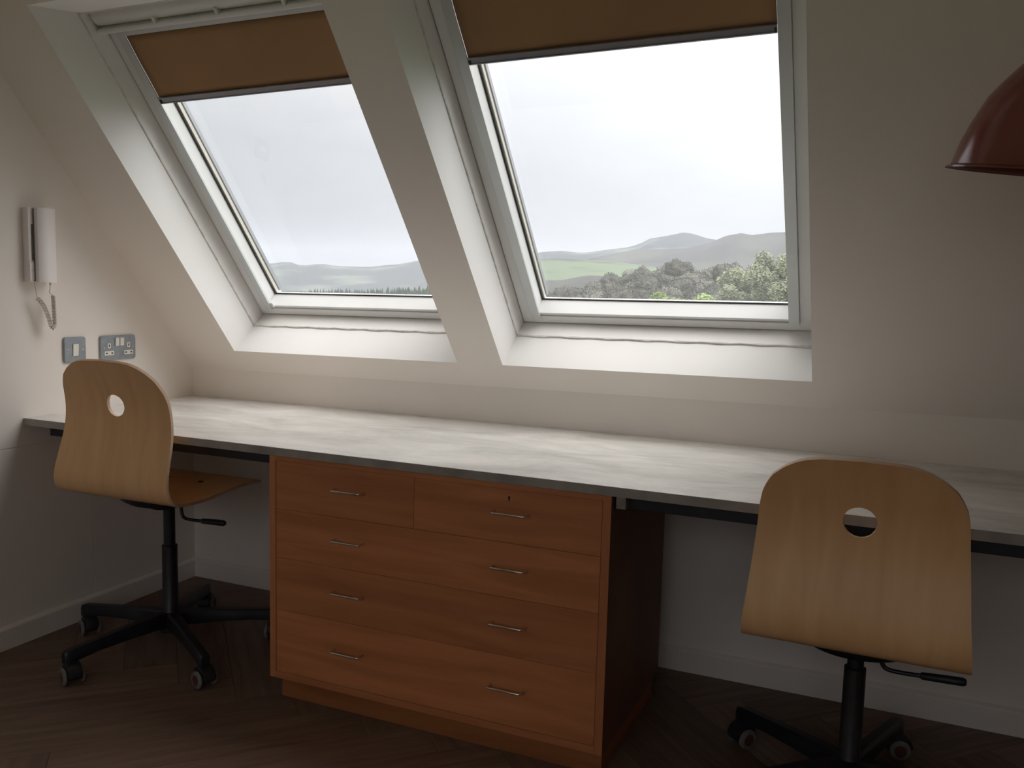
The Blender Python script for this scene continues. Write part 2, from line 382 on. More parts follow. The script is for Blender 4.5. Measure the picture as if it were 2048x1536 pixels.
# ---- herringbone plank floor
fl = tag(obj('floor', boxm(-.12, XR + .1, YB - .1, .1, -.12, -.004), 'subfloor'), kind='structure')
PW, PN = .157, 5
PL = PW * PN
plank_me = None
GAP = .0007
U = Vector((1, -1, 0)).normalized(); V = Vector((1, 1, 0)).normalized()
V0 = -.24; U0 = .11
Rz = math.atan2(U.y, U.x)
def plank(u0, u1, v0, v1):
    global plank_me
    uc, vc = (u0 + u1) / 2 + U0, (v0 + v1) / 2 + V0
    c = U * uc + V * vc
    along_u = (u1 - u0) > (v1 - v0)
    rad = PL / 2 * .78
    if c.x < -rad or c.x > XR + rad or c.y < YB - rad or c.y > rad: return
    rz = Rz + (0 if along_u else math.pi / 2)
    h, k = PL / 2 - GAP, PW / 2 - GAP
    Mx = Matrix.Translation(c) @ Matrix.Rotation(rz, 4, 'Z')
    cs = [Mx @ Vector((sx * h, sy * k, 0)) for sx in (-1, 1) for sy in (-1, 1)]
    inside = all(0 <= q.x <= XR and YB <= q.y <= 0 for q in cs)
    if plank_me is None:
        bmp = boxm(-h, h, -k, k, -.004, 0)
        bmesh.ops.recalc_face_normals(bmp, faces=bmp.faces[:])
        plank_me = bpy.data.meshes.new('plank'); bmp.to_mesh(plank_me); bmp.free(); plank_me.materials.append(M['floor'])
    if inside:
        link('plank', plank_me, None, fl, c, (0, 0, rz)); return
    bmp = boxm(-h, h, -k, k, -.004, 0)
    inv = Mx.inverted()
    for co, no in (((0, 0, 0), (-1, 0, 0)), ((XR, 0, 0), (1, 0, 0)), ((0, 0, 0), (0, 1, 0)), ((0, YB, 0), (0, -1, 0))):
        ln = (inv.to_3x3() @ Vector(no)); lc = inv @ Vector(co)
        g_ = bmp.verts[:] + bmp.edges[:] + bmp.faces[:]
        bmesh.ops.bisect_plane(bmp, geom=g_, plane_co=lc, plane_no=ln, clear_outer=True)
        es = [e for e in bmp.edges if e.is_boundary]
        if es: bmesh.ops.edgeloop_fill(bmp, edges=es)
    if len(bmp.faces) < 4: bmp.free(); return
    obj('plank', bmp, 'floor', fl, c, (0, 0, rz))
R_ = range(-50, 51)
for r in R_:
    for k in range(-6, 7):
        x = (r + 2 * PN * k) * PW
        plank(x, x + PL, r * PW, (r + 1) * PW)
        y = (r + 1 + 2 * PN * k) * PW
        plank(r * PW, (r + 1) * PW, y, y + PL)

# ------------------------------------------------------------------ roof windows
def sbox(x0, x1, s0, s1, n0, n1, bm=None):
    return box(bm if bm is not None else bmesh.new(), x0, x1, s0, s1, n0, n1, f=S)
def build_window(i, a, b, dl, dr):
    """a, b: reveal faces; dl/dr: (frame, rail, glass) insets left and right"""
    W = thing('window_%d' % i, None, None, (0, 0, 0), kind='structure')
    s0, s1 = S0 + .0015, S1B - .002
    a_, b_ = a + .0015, b - .0015
    # liner boards between the plaster reveal and the frame, slightly proud, with a caulk bead
    bm = bmesh.new()
    sbox(a_, a_ + .004, s0, s1, .150, .30, bm); sbox(b_ - .004, b_, s0, s1, .150, .30, bm)
    sbox(a_, b_, s0, s0 + .004, .150, .30, bm); sbox(a_, b_, s1 - .004, s1, .156, .30, bm)
    obj('liner', bm, 'liner', W)
    bm = bmesh.new()
    pts = [S(a_ + .002, s, .149) for s in [s0 + (s1 - s0) * k / 20 for k in range(21)]]
    tube(bm, pts, .0032, 6)
    pts = [S(b_ - .002, s, .149) for s in [s0 + (s1 - s0) * k / 20 for k in range(21)]]
    tube(bm, pts, .0032, 6)
    pts = [S(a_ + (b_ - a_) * k / 30, s0 + .002, .147 + .002 * math.sin(k * 1.7)) for k in range(31)]
    tube(bm, pts, .0036, 6)
    obj('caulk_bead', bm, 'grout', W, smooth=4)
    # dark joint behind the frame edge
    bm = bmesh.new()
    g = .004
    sbox(a_ + .004, a_ + .004 + g, s0, s1, .226, .27, bm); sbox(b_ - .004 - g, b_ - .004, s0, s1, .226, .27, bm)
    sbox(a_, b_, s0 + .004, s0 + .004 + g, .226, .27, bm); sbox(a_, b_, s1 - .004 - g, s1 - .004, .226, .27, bm)
    obj('shadow_gap', bm, 'gasket', W)
    fa, fb, f0, f1 = a_ + .004 + g, b_ - .004 - g, s0 + .004 + g, s1 - .004 - g
    NF = .213
    la, lb = a + dl[0], b - dr[0]
    bot, top = .142, 1.275
    # fixed frame: four members
    for nm, q in (('jamb', (fa, la, f0, f1)), ('jamb', (lb, fb, f0, f1)), ('bottom_rail', (la, lb, f0, bot)), ('head_rail', (la, lb, top, f1))):
        obj('frame_' + nm, sbox(q[0], q[1], q[2], q[3], NF, .315), 'frame', W, bevel=.0012)
    # sash: bevelled members sloping down to the glass
    ga, gb = a + dl[2], b - dr[2]
    gs0, gs1 = .163, 1.268
    NG = .277
    ra, rb = a + dl[1], b - dr[1]
    obj('sash', prism(bmesh.new(), [(bot + .0005, NF + .006), (bot + .006, NF + .006), (bot + .006, NF + .001), (bot + .011, NF + .001), (bot + .013, NF + .003), (gs0, NG), (gs0 - .004, NG + .004), (bot + .0005, NG + .02)], la, lb, f=S), 'frame', W)
    obj('sash', prism(bmesh.new(), [(top, NF + .004), (gs1, NG), (gs1, NG + .036), (top, NG + .036)], la, lb, f=S), 'frame', W)
    fx = lambda s, x, n: S(x, s, n)
    obj('sash', prism(bmesh.new(), [(la, NF + .004), (ra - .008, NF + .001), (ga - .0015, NF + .004), (ga, NG), (ga, NG + .036), (la, NG + .036)], bot, top, f=fx), 'frame', W)
    obj('sash', prism(bmesh.new(), [(lb, NF + .004), (rb + .008, NF + .001), (gb + .0015, NF + .004), (gb, NG), (gb, NG + .036), (lb, NG + .036)], bot, top, f=fx), 'frame', W)
    # gasket on the inner pane, spacer between the panes
    bm = bmesh.new()
    q = .0045
    for u in ((ga - .001, ga + q, gs0, gs1), (gb - q, gb + .001, gs0, gs1), (ga, gb, gs0 - .001, gs0 + q), (ga, gb, gs1 - q, gs1 + .001)):
        sbox(u[0], u[1], u[2], u[3], NG - .0015, NG + .001, bm)
    obj('gasket', bm, 'gasket', W)
    bm = bmesh.new(); q2 = .009
    for u in ((ga, ga + q2, gs0, gs1), (gb - q2, gb, gs0, gs1), (ga, gb, gs1 - q2, gs1)):
        sbox(u[0], u[1], u[2], u[3], NG + .005, NG + .018, bm)
    obj('glazing_spacer', bm, 'spacer', W)
    bm = bmesh.new(); q2 = .0125
    for u in ((ga, ga + q2, gs0, gs1), (gb - q2, gb, gs0, gs1), (ga, gb, gs1 - q2, gs1)):
        sbox(u[0], u[1], u[2], u[3], NG + .022, NG + .036, bm)
    obj('outer_cladding', bm, 'alud', W)
    gp = obj('glass_pane', sbox(ga - .002, gb + .002, gs0 - .002, gs1 + .002, NG + .0025, NG + .0028), 'glass', W)
    # ventilation flap and opening bar at the head
    bm = bmesh.new()
    prism(bm, [(1.290, .212), (1.290, .196), (1.297, .184), (1.312, .176), (1.330, .174), (1.340, .178), (1.340, .212)], fa + .004, fb - .004, f=S)
    obj('vent_flap', bm, 'frame', W, smooth=.5)
    bm = bmesh.new()
    prism(bm, [(1.270, .212), (1.270, .190), (1.273, .176), (1.277, .171), (1.283, .171), (1.287, .176), (1.287, .186), (1.291, .200), (1.291, .212)], fa - .003, fb + .003, f=S)
    obj('opening_bar', bm, 'frame', W, smooth=.5)
    for k in range(1, 4):
        xk = fa + (fb - fa) * k / 4
        obj('flap_clip', sbox(xk - .004, xk + .004, 1.283, 1.305, .172, .200), 'frame', W, bevel=.001)
    return W, ra, rb, la, lb
W1, r1a, r1b, l1a, l1b = build_window(1, A1, B1, (.044, .0745, .054), (.052, .083, .070))
W2, r2a, r2b, l2a, l2b = build_window(2, A2, B2, (.046, .078, .066), (.058, .0905, .078))
obj('corner_clip', sbox(A1 + .0745, A1 + .086, .150, .172, .208, .2125), 'frame', W1, bevel=.001)

def build_blind(lab, a, b, la, lb, sl, sr):
    T = thing('roller_blind', lab, 'blind', S(a, 1.26, .2), group='ochre roller blinds of the roof windows')
    inv = Vector(T.location)
    def F(x, s, n): return tuple(Vector(S(x, s, n)) - inv)
    def fb(*q): return box(bmesh.new(), *q, f=F)
    def sk(x): return sl + (sr - sl) * (x - a) / (b - a)
    # side rails, U-shaped face
    for x0, x1 in ((la + .001, a), (b, lb - .001)):
        obj('side_rail', fb(x0, x1, .1425, 1.2685, .2025, .2125), 'alu', T, bevel=.0008)
    obj('top_casing', fb(a, b, 1.250, 1.2685, .2015, .2125), 'alu', T, bevel=.001)
    n = 24
    bm = bmesh.new(); rows = []
    for j in range(9):
        row = []
        for i in range(n + 1):
            x = a + .0008 + (b - a - .0016) * i / n; s_ = sk(x) + .02 + (1.2505 - sk(x) - .02) * j / 8
            nn = .2075 + .0006 * math.sin(i * .9 + j)
            row.append(bm.verts.new(F(x, s_, nn)))
        rows.append(row)
    for p, q in zip(rows, rows[1:]):
        for i in range(n): bm.faces.new([p[i], p[i + 1], q[i + 1], q[i]])
    ext = bmesh.ops.extrude_face_region(bm, geom=bm.faces[:])
    for v in [v for v in ext['geom'] if isinstance(v, bmesh.types.BMVert)]: v.co += Vector(F(0, 0, .0008)) - Vector(F(0, 0, 0))
    obj('fabric', bm, 'blind', T, smooth=4)
    def G(x, ds, nn): return F(x, sk(x) + ds, nn)
    bar = prism(bmesh.new(), [(0, .2085), (0, .2035), (.003, .2025), (.004, .205), (.0155, .205), (.0165, .201), (.021, .201), (.022, .2035), (.022, .2085)], a + .001, b - .001, f=G)
    obj('bottom_bar', bar, 'alud', T)
    obj('bar_end_cap', box(bmesh.new(), a + .0012, a + .007, .003, .017, .2015, .206, f=G), 'gasket', T)
    obj('bar_end_cap', box(bmesh.new(), b - .007, b - .0012, .003, .017, .2015, .206, f=G), 'gasket', T)
    return T
build_blind('partly lowered ochre roller blind in the left roof window, its top casing in view', r1a, r1b, l1a, l1b, 1.020, 1.030)
build_blind('partly lowered ochre roller blind in the wide right roof window beside the lamp', r2a, r2b, l2a, l2b, 1.052, 1.060)

# light sampling portals: they mark the two window openings for the sky's light and give off none themselves
def portal(a, b):
    L = bpy.data.lights.new('sky_portal', 'AREA'); L.shape = 'RECTANGLE'
    c = [Vector(S(x, s, .34)) for x, s in ((a, .13), (b, .13), (a, 1.3))]
    L.size = (c[1] - c[0]).length; L.size_y = (c[2] - c[0]).length
    L.cycles.is_portal = True
    o = bpy.data.objects.new('sky_portal', L); COL.objects.link(o)
    nrm = Vector((0, ST, CT)); sx = Vector((1, 0, KZ)).normalized(); sy = nrm.cross(sx)
    mm = Matrix((sx, sy, nrm)).transposed().to_4x4()
    mm.translation = (c[1] + c[2]) / 2; o.matrix_world = mm
portal(A1, B1); portal(A2, B2)
L3 = bpy.data.lights.new('sky_portal', 'AREA'); L3.shape = 'RECTANGLE'; L3.size = X3B - X3A; L3.size_y = Z3B - Z3A; L3.cycles.is_portal = True
o3 = bpy.data.objects.new('sky_portal', L3); COL.objects.link(o3)
o3.location = ((X3A + X3B) / 2, YB - .26, (Z3A + Z3B) / 2); o3.rotation_euler = (math.pi / 2, 0, math.pi)

# ------------------------------------------------------------------ desk
DT, DB, DF = .750, .7262, -.762
T = thing('desk', 'long grey concrete-look worktop running below the roof windows', 'desk', (0, 0, DB))
obj('worktop', boxm(.0005, XR - .001, DF, -.0005, 0, DT - DB), 'desk', T, bevel=.0008)
tag(obj('edge_band', boxm(.0005, XR - .001, DF - .0012, DF + .0002, 0.0006, DT - DB - .0006), 'edge', T), 'darker mottled edge band along the front')
obj('support_rail', boxm(.05, .989, -.705, -.665, -.038, -.0002), 'rail', T, bevel=.002)
obj('support_rail', boxm(2.012, XR - .02, -.705, -.665, -.040, -.0002), 'rail', T, bevel=.002)
br = boxm(2.011, 2.036, -.742, -.706, -.034, -.0002); box(br, 2.011, 2.014, -.742, -.66, -.034, -.0002)
tag(obj('bracket', br, 'galv', T, bevel=.0015), 'galvanised steel bracket')

# ------------------------------------------------------------------ drawer cabinet
CX0, CX1, CYF, CYB, CZ0, CZ1 = .9955, 2.0059, -.7613, -.2094, .073, .7258
T = thing('plan_chest', 'orange-brown wooden chest of drawers standing under the middle of the worktop', 'cabinet', (CX0, CYF, 0))
def cb(x0, x1, y0, y1, z0, z1): return boxm(x0 - CX0, x1 - CX0, y0 - CYF, y1 - CYF, z0, z1)
# carcass
e = .021
obj('side_panel', cb(CX0, CX0 + e, CYF, CYB, CZ0, CZ1), 'teakv', T, bevel=.0008)
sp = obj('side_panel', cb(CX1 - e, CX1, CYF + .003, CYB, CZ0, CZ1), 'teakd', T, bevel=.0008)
obj('edge_strip', cb(CX1 - e, CX1, CYF, CYF + .0029, CZ0, CZ1), 'teakv', T)
obj('top_panel', cb(CX0 + e, CX1 - e, CYF, CYB, .7125, CZ1), 'teak', T, bevel=.0006)
obj('bottom_panel', cb(CX0 + e, CX1 - e, CYF, CYB, CZ0, .0925), 'teak', T, bevel=.0006)
obj('back_panel', cb(CX0 + e, CX1 - e, CYB - .008, CYB, .0925, .7125), 'teakd', T)
pl = cb(CX0 + .012, CX1 - .012, CYF + .04, CYF + .058, 0, CZ0); box(pl, CX0 + .012 - CX0, CX0 + .03 - CX0, .058, CYB - CYF - .02, 0, CZ0); box(pl, CX1 - .03 - CX0, CX1 - .012 - CX0, .058, CYB - CYF - .02, 0, CZ0)
obj('plinth', pl, 'plinth', T, bevel=.0006)
XS = 1.466
rows = [(.5745, .7120, .653), (.4325, .5735, .512), (.2790, .4315, .364), (.0935, .2780, .196)]
def handle(par, xc, z):
    bm = bmesh.new()
    x0, x1, y0, y1 = xc - .046, xc + .046, 0, -.027
    pts = [(x0, y0, z), (x0, y1 + .006, z)] + [(x0 + .006 - .006 * math.cos(a), y1 + .006 - .006 * math.sin(a), z) for a in (.5, 1.1)] + [(x0 + .006, y1, z), (x1 - .006, y1, z)] + \
          [(x1 - .006 + .006 * math.sin(a), y1 + .006 - .006 * math.cos(a), z) for a in (.5, 1.1)] + [(x1, y1 + .006, z), (x1, y0, z)]
    tube(bm, pts, .0031, 10)
    return obj('handle', bm, 'chrome', par, smooth=1.2)
g = .0014
for k, (z0, z1, hz) in enumerate(rows):
    spans = [(CX0 + e + g, XS - g * .35, (1.2665,)), (XS + g * .35, CX1 - e - g, (1.7475,))] if k == 0 else [(CX0 + e + g, CX1 - e - g, (1.2665, 1.7475))]
    for x0, x1, hs in spans:
        d = obj('drawer', cb(x0, x1, CYF + .0012, CYF + .019, z0, z1), 'teak', T, bevel=.0005)
        bx = cb(x0 + .008, x1 - .008, CYF + .019, CYB - .03, z0 + .01, z1 - .03)
        obj('drawer_box', bx, 'teakv', d)
        for hx in hs:
            hh = handle(d, hx - CX0, hz)
            hh.location.y = .0012
        if k == 0 and hs[0] > 1.5:
            kb = bmesh.new()
            lathe(kb, [(.0001, .0002), (.0035, .0002), (.0035, -.001), (.0001, -.001)], 14)
            box(kb, -.0016, .0016, -.009, 0, -.001, .0002)
            obj('keyhole', kb, 'black_hole', d, (1.739 - CX0, .0012, .691), (math.pi / 2, 0, 0))

# ------------------------------------------------------------------ swivel chairs
PROF = [(-.264, .971), (-.250, .945), (-.233, .905), (-.213, .852), (-.206, .795), (-.213, .735), (-.230, .675), (-.242, .625), (-.243, .592), (-.230, .562), (-.200, .546), (-.150, .539),
        (-.067, .534), (.010, .539), (.080, .545), (.150, .546), (.195, .542), (.230, .532)]
def shell_mesh():
    pts = catmull([(0, y, z) for y, z in PROF], 6)
    L = [0]
    for a, b in zip(pts, pts[1:]): L.append(L[-1] + (b - a).length)
    tot = L[-1]
    def at(l):
        for i in range(1, len(L)):
            if l <= L[i] + 1e-9:
                t = (l - L[i - 1]) / max(L[i] - L[i - 1], 1e-9); return pts[i - 1].lerp(pts[i], t)
        return pts[-1]
    # half width along the profile: rounded top, widening to the bend, then the seat
    zs = [.54, .66, .76, .852, .88, .900, .92, .941, .955, .963, .968, .9705]
    ws = [.230, .219, .212, .205, .199, .190, .178, .153, .128, .105, .075, .0]
    lb = L[9 * 6]
    def hw(l):
        if l < lb: return interp(at(l).z, zs, ws)
        t = l - lb
        w_ = .229 - .02 * min(1, t / .2)
        rem = tot - l; rc = .05
        if rem < rc: w_ -= rc - math.sqrt(max(0, rc * rc - (rc - rem) ** 2))
        return w_
    ls = []
    l = 0.0
    while l < .07: ls.append(l); l += .0012 + l * .09
    while l < tot - .05: ls.append(l); l += .012
    l = tot - .05
    while l < tot - .0002: ls.append(l); l += max(.0006, (tot - l) * .18)
    ls.append(tot)
    ls[0] = .0
    right = [(hw(l), l) for l in ls]
    out = right + [(-x, l) for x, l in reversed(right)]
    cl = []
    for p in out:
        if not cl or (Vector(p) - Vector(cl[-1])).length > .0006: cl.append(p)
    if (Vector(cl[0]) - Vector(cl[-1])).length < .0006: cl.pop()
    hl = next(L[i] for i in range(len(L)) if pts[i].z <= .8415)
    hole = [(.034 * math.cos(a), hl + .034 * math.sin(a)) for a in [2 * math.pi * k / 40 for k in range(40)]]
    inner = []
    yy = .01
    while yy < tot - .006:
        w_ = hw(yy) - .006; k = -int(w_ / .016)
        for i in range(k, -k + 1):
            if math.hypot(i * .016, yy - hl) > .039: inner.append((i * .016, yy))
        yy += .0095
    vs = [Vector(p) for p in cl + hole + inner]
    n1, n2 = len(cl), len(cl) + len(hole)
    edges = [(i, (i + 1) % n1) for i in range(n1)] + [(n1 + i, n1 + (i + 1) % 40) for i in range(40)]
    V, E, F, *_ = delaunay_2d_cdt(vs, edges, [], 0, 1e-6)
    bm = bmesh.new(); bv = []
    for v in V:
        p = at(min(max(v.y, 0), tot)); bv.append(bm.verts.new((v.x, p.y, p.z)))
    def inside(x, y):
        r = False; j = n1 - 1
        for i in range(n1):
            xi, yi = cl[i]; xj, yj = cl[j]
            if (yi > y) != (yj > y) and x < (xj - xi) * (y - yi) / (yj - yi) + xi: r = not r
            j = i
        return r
    for f in F:
        c = sum((V[i] for i in f), Vector((0, 0))) / len(f)
        if math.hypot(c.x, c.y - hl) < .0335 or not inside(c.x, c.y): continue
        try: bm.faces.new([bv[i] for i in f])
        except ValueError: pass
    for v in [v for v in bm.verts if not v.link_faces]: bm.verts.remove(v)
    bm.normal_update()
    # one consistent side: the outer side of the back looks to -y
    bmesh.ops.recalc_face_normals(bm, faces=bm.faces[:])
    far = min(bm.faces, key=lambda f: (f.calc_center_median() - Vector((0.1, -.24, .62))).length)
    if far.normal.y > 0: bmesh.ops.reverse_faces(bm, faces=bm.faces[:])
    bm.normal_update()
    th = .0095
    front = bm.faces[:]
    vm = {}
    for v in bm.verts[:]: vm[v] = bm.verts.new(v.co - v.normal * th)
    for f in front: bm.faces.new([vm[v] for v in reversed(f.verts)])
    for e_ in [e_ for e_ in bm.edges if len(e_.link_faces) == 1 and e_.verts[0] in vm and e_.verts[1] in vm]:
        a, b = e_.verts
        lp = e_.link_loops[0]
        if lp.vert == a: a, b = b, a
        q = bm.faces.new([a, b, vm[b], vm[a]]); q.material_index = 1
    me = bpy.data.meshes.new('seat_shell'); bm.to_mesh(me); bm.free()
    me.materials.append(M['birch']); me.materials.append(M['ply'])
    me.shade_smooth(); me.set_sharp_from_angle(angle=.9)
    return me
def make_chair(label, loc, rz, phase):
    T = thing('swivel_chair', label, 'chair', loc, (0, 0, rz), group='birch swivel chairs at the desk')
    link('seat_shell', shell_mesh(), None, T)
    # dished mounting plate under the seat
    bm = lathe(bmesh.new(), [(.006, .480), (.034, .481), (.044, .490), (.075, .494), (.108, .502), (.132, .515), (.142, .529), (.142, .5335), (.0, .5335)][:-1] + [(.006, .5335)], 40, True, True)
    for v in bm.verts: v.co.y = v.co.y * .82 - .035
    obj('seat_mount', bm, 'black', T, smooth=.8)
    obj('piston', lathe(bmesh.new(), [(.0185, .30), (.0185, .492)], 24, True, True), 'blackm', T, smooth=.8)
    obj('column', lathe(bmesh.new(), [(.020, .352), (.0245, .350), (.0250, .12), (.030, .112), (.036, .08), (.034, .062)], 28, True, True), 'black', T, smooth=.8)
    lv = catmull([(.040, 0, .492), (.052, -.002, .480), (.056, -.003, .462), (.068, -.004, .449), (.10, -.005, .447), (.150, -.005, .449)], 5)
    l_ = obj('lever', tube(bmesh.new(), lv, .0052, 10), 'blackm', T, smooth=1.2)
    obj('lever_grip', tube(bmesh.new(), [(.138, -.005, .4485), (.142, -.005, .4487), (.20, -.005, .4515), (.226, -.005, .4525), (.232, -.005, .4528)], [.006, .0085, .0095, .0095, .006], 12), 'black', l_, smooth=1.2)
    for x, y in ((-.07, .07), (.07, .07), (-.07, -.10), (.07, -.10)):
        z = interp(y, [p[0] for p in PROF[10:]], [p[1] for p in PROF[10:]]) + .0096
        obj('bolt', lathe(bmesh.new(), [(.009, 0), (.008, .0022), (.003, .003)], 16, True, True), 'blackm', T, (x, y, z), smooth=.8)
    # five arms with castors
    bm = bmesh.new()
    secs = []
    for r, w_, zt, zb in ((.02, .020, .128, .080), (.06, .021, .129, .083), (.16, .018, .121, .082), (.26, .0165, .112, .078), (.335, .0165, .106, .068), (.352, .0155, .103, .066), (.358, .011, .099, .066)):
        secs.append([bm.verts.new(p) for p in ((r, -w_, zb), (r, w_, zb), (r, w_, zt - .008), (r, w_ * .62, zt), (r, -w_ * .62, zt), (r, -w_, zt - .008))])
    for a, b in zip(secs, secs[1:]):
        for i in range(6):
            j = (i + 1) % 6; bm.faces.new([a[i], a[j], b[j], b[i]])
    bm.faces.new(secs[0][::-1]); bm.faces.new(secs[-1])
    arm0 = obj('base_arm', bm, 'blackm', T, smooth=.7)
    # castor: hood, stem, two wheels
    hood = bmesh.new()
    pts = []
    for k in range(11):
        a = math.pi * (k / 10) * 1.05 - .1
        pts.append((.034 * math.cos(a) - .008, .031 + .036 * math.sin(a)))
    prism(hood, pts + [(-.03, .018), (.014, .018)], -.0195, .0195, f=lambda t, a, b: (a, t, b))
    tube(hood, [(0.004, 0, .050), (0.004, 0, .076)], .011, 12)
    cst0 = obj('castor', hood, 'black', T, bevel=.002, smooth=.9)
    def wheel(sy):
        wm = bmesh.new()
        lathe(wm, [(.0150, .0), (.0235, .0), (.0265, .002), (.0275, .005), (.0265, .0085), (.0235, .0105), (.0150, .0105)], 28, True, True)
        o = obj('wheel', wm, 'tyre', cst0, (-.008, sy * .0203 + (0 if sy > 0 else 0), .0275), (math.pi / 2 * -sy, 0, 0), smooth=.7)
        hm = lathe(bmesh.new(), [(.0145, .0100), (.0160, .0112), (.0100, .0118), (.002, .0120)], 20, True, True)
        return o, hm
    for sy in (-1, 1):
        o, hm = wheel(sy)
        obj('wheel_hub', hm, 'hubc', cst0, o.location, o.rotation_euler, smooth=.7)
    arms, castors = [arm0], [cst0]
    for k in range(4):
        a = arm0.copy(); COL.objects.link(a); arms.append(a)
        castors.append(copy_tree(cst0, T))
    rr = random.Random(3)
    for k in range(5):
        ang = phase - rz + 2 * math.pi * k / 5
        arms[k].rotation_euler = (0, 0, ang)
        castors[k].location = (.336 * math.cos(ang), .336 * math.sin(ang), 0)
        castors[k].rotation_euler = (0, 0, (1.9, 5.2, 2.7, 2.75, 2.85)[k] - rz)
    return T
R = math.radians
CH1 = make_chair('birch plywood swivel chair by the light switches at the left end of the desk', (.467, -.608, 0), R(1), R(42))
CH2 = copy_tree(CH1)
CH2.location = (2.566, -.600, 0); CH2.rotation_euler = (0, 0, R(-1.7))
CH2['label'] = 'birch plywood swivel chair set lower, right of the chest of drawers and nearest the viewer'
ph2 = R(72.0); i = 0; j = 0
for c in CH2.children:
    n = c.name.split('.')[0]
    if n in ('seat_shell', 'seat_mount', 'piston', 'lever', 'bolt'):
        c.location.z -= .087
    if n == 'base_arm':
        c.rotation_euler = (0, 0, ph2 + R(1.7) + i * 2 * math.pi / 5); i += 1
    if n == 'castor':
        a = ph2 + R(1.7) + j * 2 * math.pi / 5
        c.location = (.336 * math.cos(a), .336 * math.sin(a), 0); c.rotation_euler = (0, 0, (3.4, .9, 2.0, 5.0, 1.0)[j]); j += 1

# ------------------------------------------------------------------ things on the left wall
def plate(bm, w_, h_, r_, d_, dome=.0015):
    """rounded plate in local x (along wall), y (up), z (out of wall)"""
    for a, b, za, zb in ((0, dome, 0, d_ - dome), ):
        o_ = rrect(w_, h_, r_); i_ = rrect(w_ - 2 * dome, h_ - 2 * dome, max(r_ - dome, .0005))
        A = [bm.verts.new((x, y, 0)) for x, y in o_]; B = [bm.verts.new((x, y, d_ - dome)) for x, y in o_]; Cc = [bm.verts.new((x, y, d_)) for x, y in i_]
        n = len(o_)
        bm.faces.new(A[::-1]); bm.faces.new(Cc)
        for P, Q in ((A, B), (B, Cc)):
            for k in range(n): j = (k + 1) % n; bm.faces.new([P[k], P[j], Q[j], Q[k]])
    return bm
WROT = (math.pi / 2, 0, math.pi / 2)     # local x -> +y, local y -> +z, local z -> +x
def wallthing(name, label, cat, y, z):
    return thing(name, label, cat, (0, y, z), WROT)
T = wallthing('light_switch', 'square grey metal light switch on the left wall beside the double socket', 'light switch', -.5625, .9635)
obj('plate', plate(bmesh.new(), .088, .088, .010, .009), 'metalclad', T, smooth=.6)
obj('rocker', boxm(-.011, .011, -.0205, .0205, .009, .0125), 'rocker', T, rot=(R(3), 0, 0), bevel=.0012)
for sx in (-1, 1):
    obj('screw', lathe(bmesh.new(), [(.0032, .009), (.0030, .0102), (.001, .0105)], 12, True, True), 'screw', T, (sx * .0302, 0, 0), smooth=.8)
T = wallthing('wall_socket', 'wide grey metal double power socket on the left wall above the desk', 'socket', -.3775, .9625)
obj('plate', plate(bmesh.new(), .158, .088, .010, .009), 'metalclad', T, smooth=.6)
for x in (.0035 - .0105, .0035 + .0105):
    obj('rocker', boxm(x - .0085, x + .0085, .0065, .036, .009, .0125), 'rocker', T, rot=(R(2), 0, 0), bevel=.001)
for x in (-.0415, .0455):
    eb = boxm(x - .0065, x + .0065, -.001, .0165, .009, .0097); box(eb, x - .0205, x + .0205, -.0265, -.0115, .009, .0097)
    obj('outlet', eb, 'rocker', T)
    for q in ((x - .002, x + .002, .0035, .0125), (x - .0155, x - .0085, -.0215, -.0165), (x + .0085, x + .0155, -.0215, -.0165)):
        obj('pin_hole', boxm(*q, .0097, .0099), 'black_hole', T)
for sx in (-.0645, .0655):
    obj('screw', lathe(bmesh.new(), [(.0030, .009), (.0028, .0102), (.001, .0105)], 12, True, True), 'screw', T, (sx, 0, 0), smooth=.8)
# door-entry handset
T = wallthing('entry_phone', 'white wall-mounted door-entry telephone with a coiled cord, high on the left wall', 'phone', -.702, 1.3125)
obj('body', boxm(-.0425, .047, -.119, .119, 0, .028), 'plastic', T, bevel=.0015)
obj('recess_panel', boxm(-.0335, -.0242, -.050, .066, .028, .0283), 'plasticd', T)
obj('button', boxm(-.0425, -.0262, -.0815, -.0565, .028, .0300), 'plastic', T, bevel=.001)
obj('button', boxm(-.0425, -.0262, -.1120, -.0835, .028, .0300), 'plastic', T, bevel=.001)
hb = prism(bmesh.new(), [(-.024, .0290), (-.024, .047), (-.016, .053), (.006, .0555), (.028, .053), (.043, .046), (.048, .040), (.048, .029)], -.1195, .1195, f=lambda t, a, b: (a, t, b))
obj('handset', hb, 'plastic', T, smooth=.6)
obj('cradle_slot', boxm(-.0262, -.0242, -.116, .116, .028, .032), 'plasticd', T)
cp = lambda y, z, x=.03: (y + .702, z - 1.3125, x)
k1 = catmull([cp(-.722, 1.192, .02), cp(-.721, 1.165, .024), cp(-.719, 1.142, .028)], 5)
k2 = catmull([cp(-.719, 1.142, .028), cp(-.702, 1.118, .034), cp(-.688, 1.080, .038), cp(-.680, 1.050, .040), cp(-.672, 1.044, .041), cp(-.668, 1.060, .041), cp(-.668, 1.105, .040), cp(-.669, 1.150, .039)], 40)
k3 = catmull([cp(-.669, 1.150, .039), cp(-.682, 1.160, .039), cp(-.680, 1.172, .039), cp(-.678, 1.194, .038)], 5)
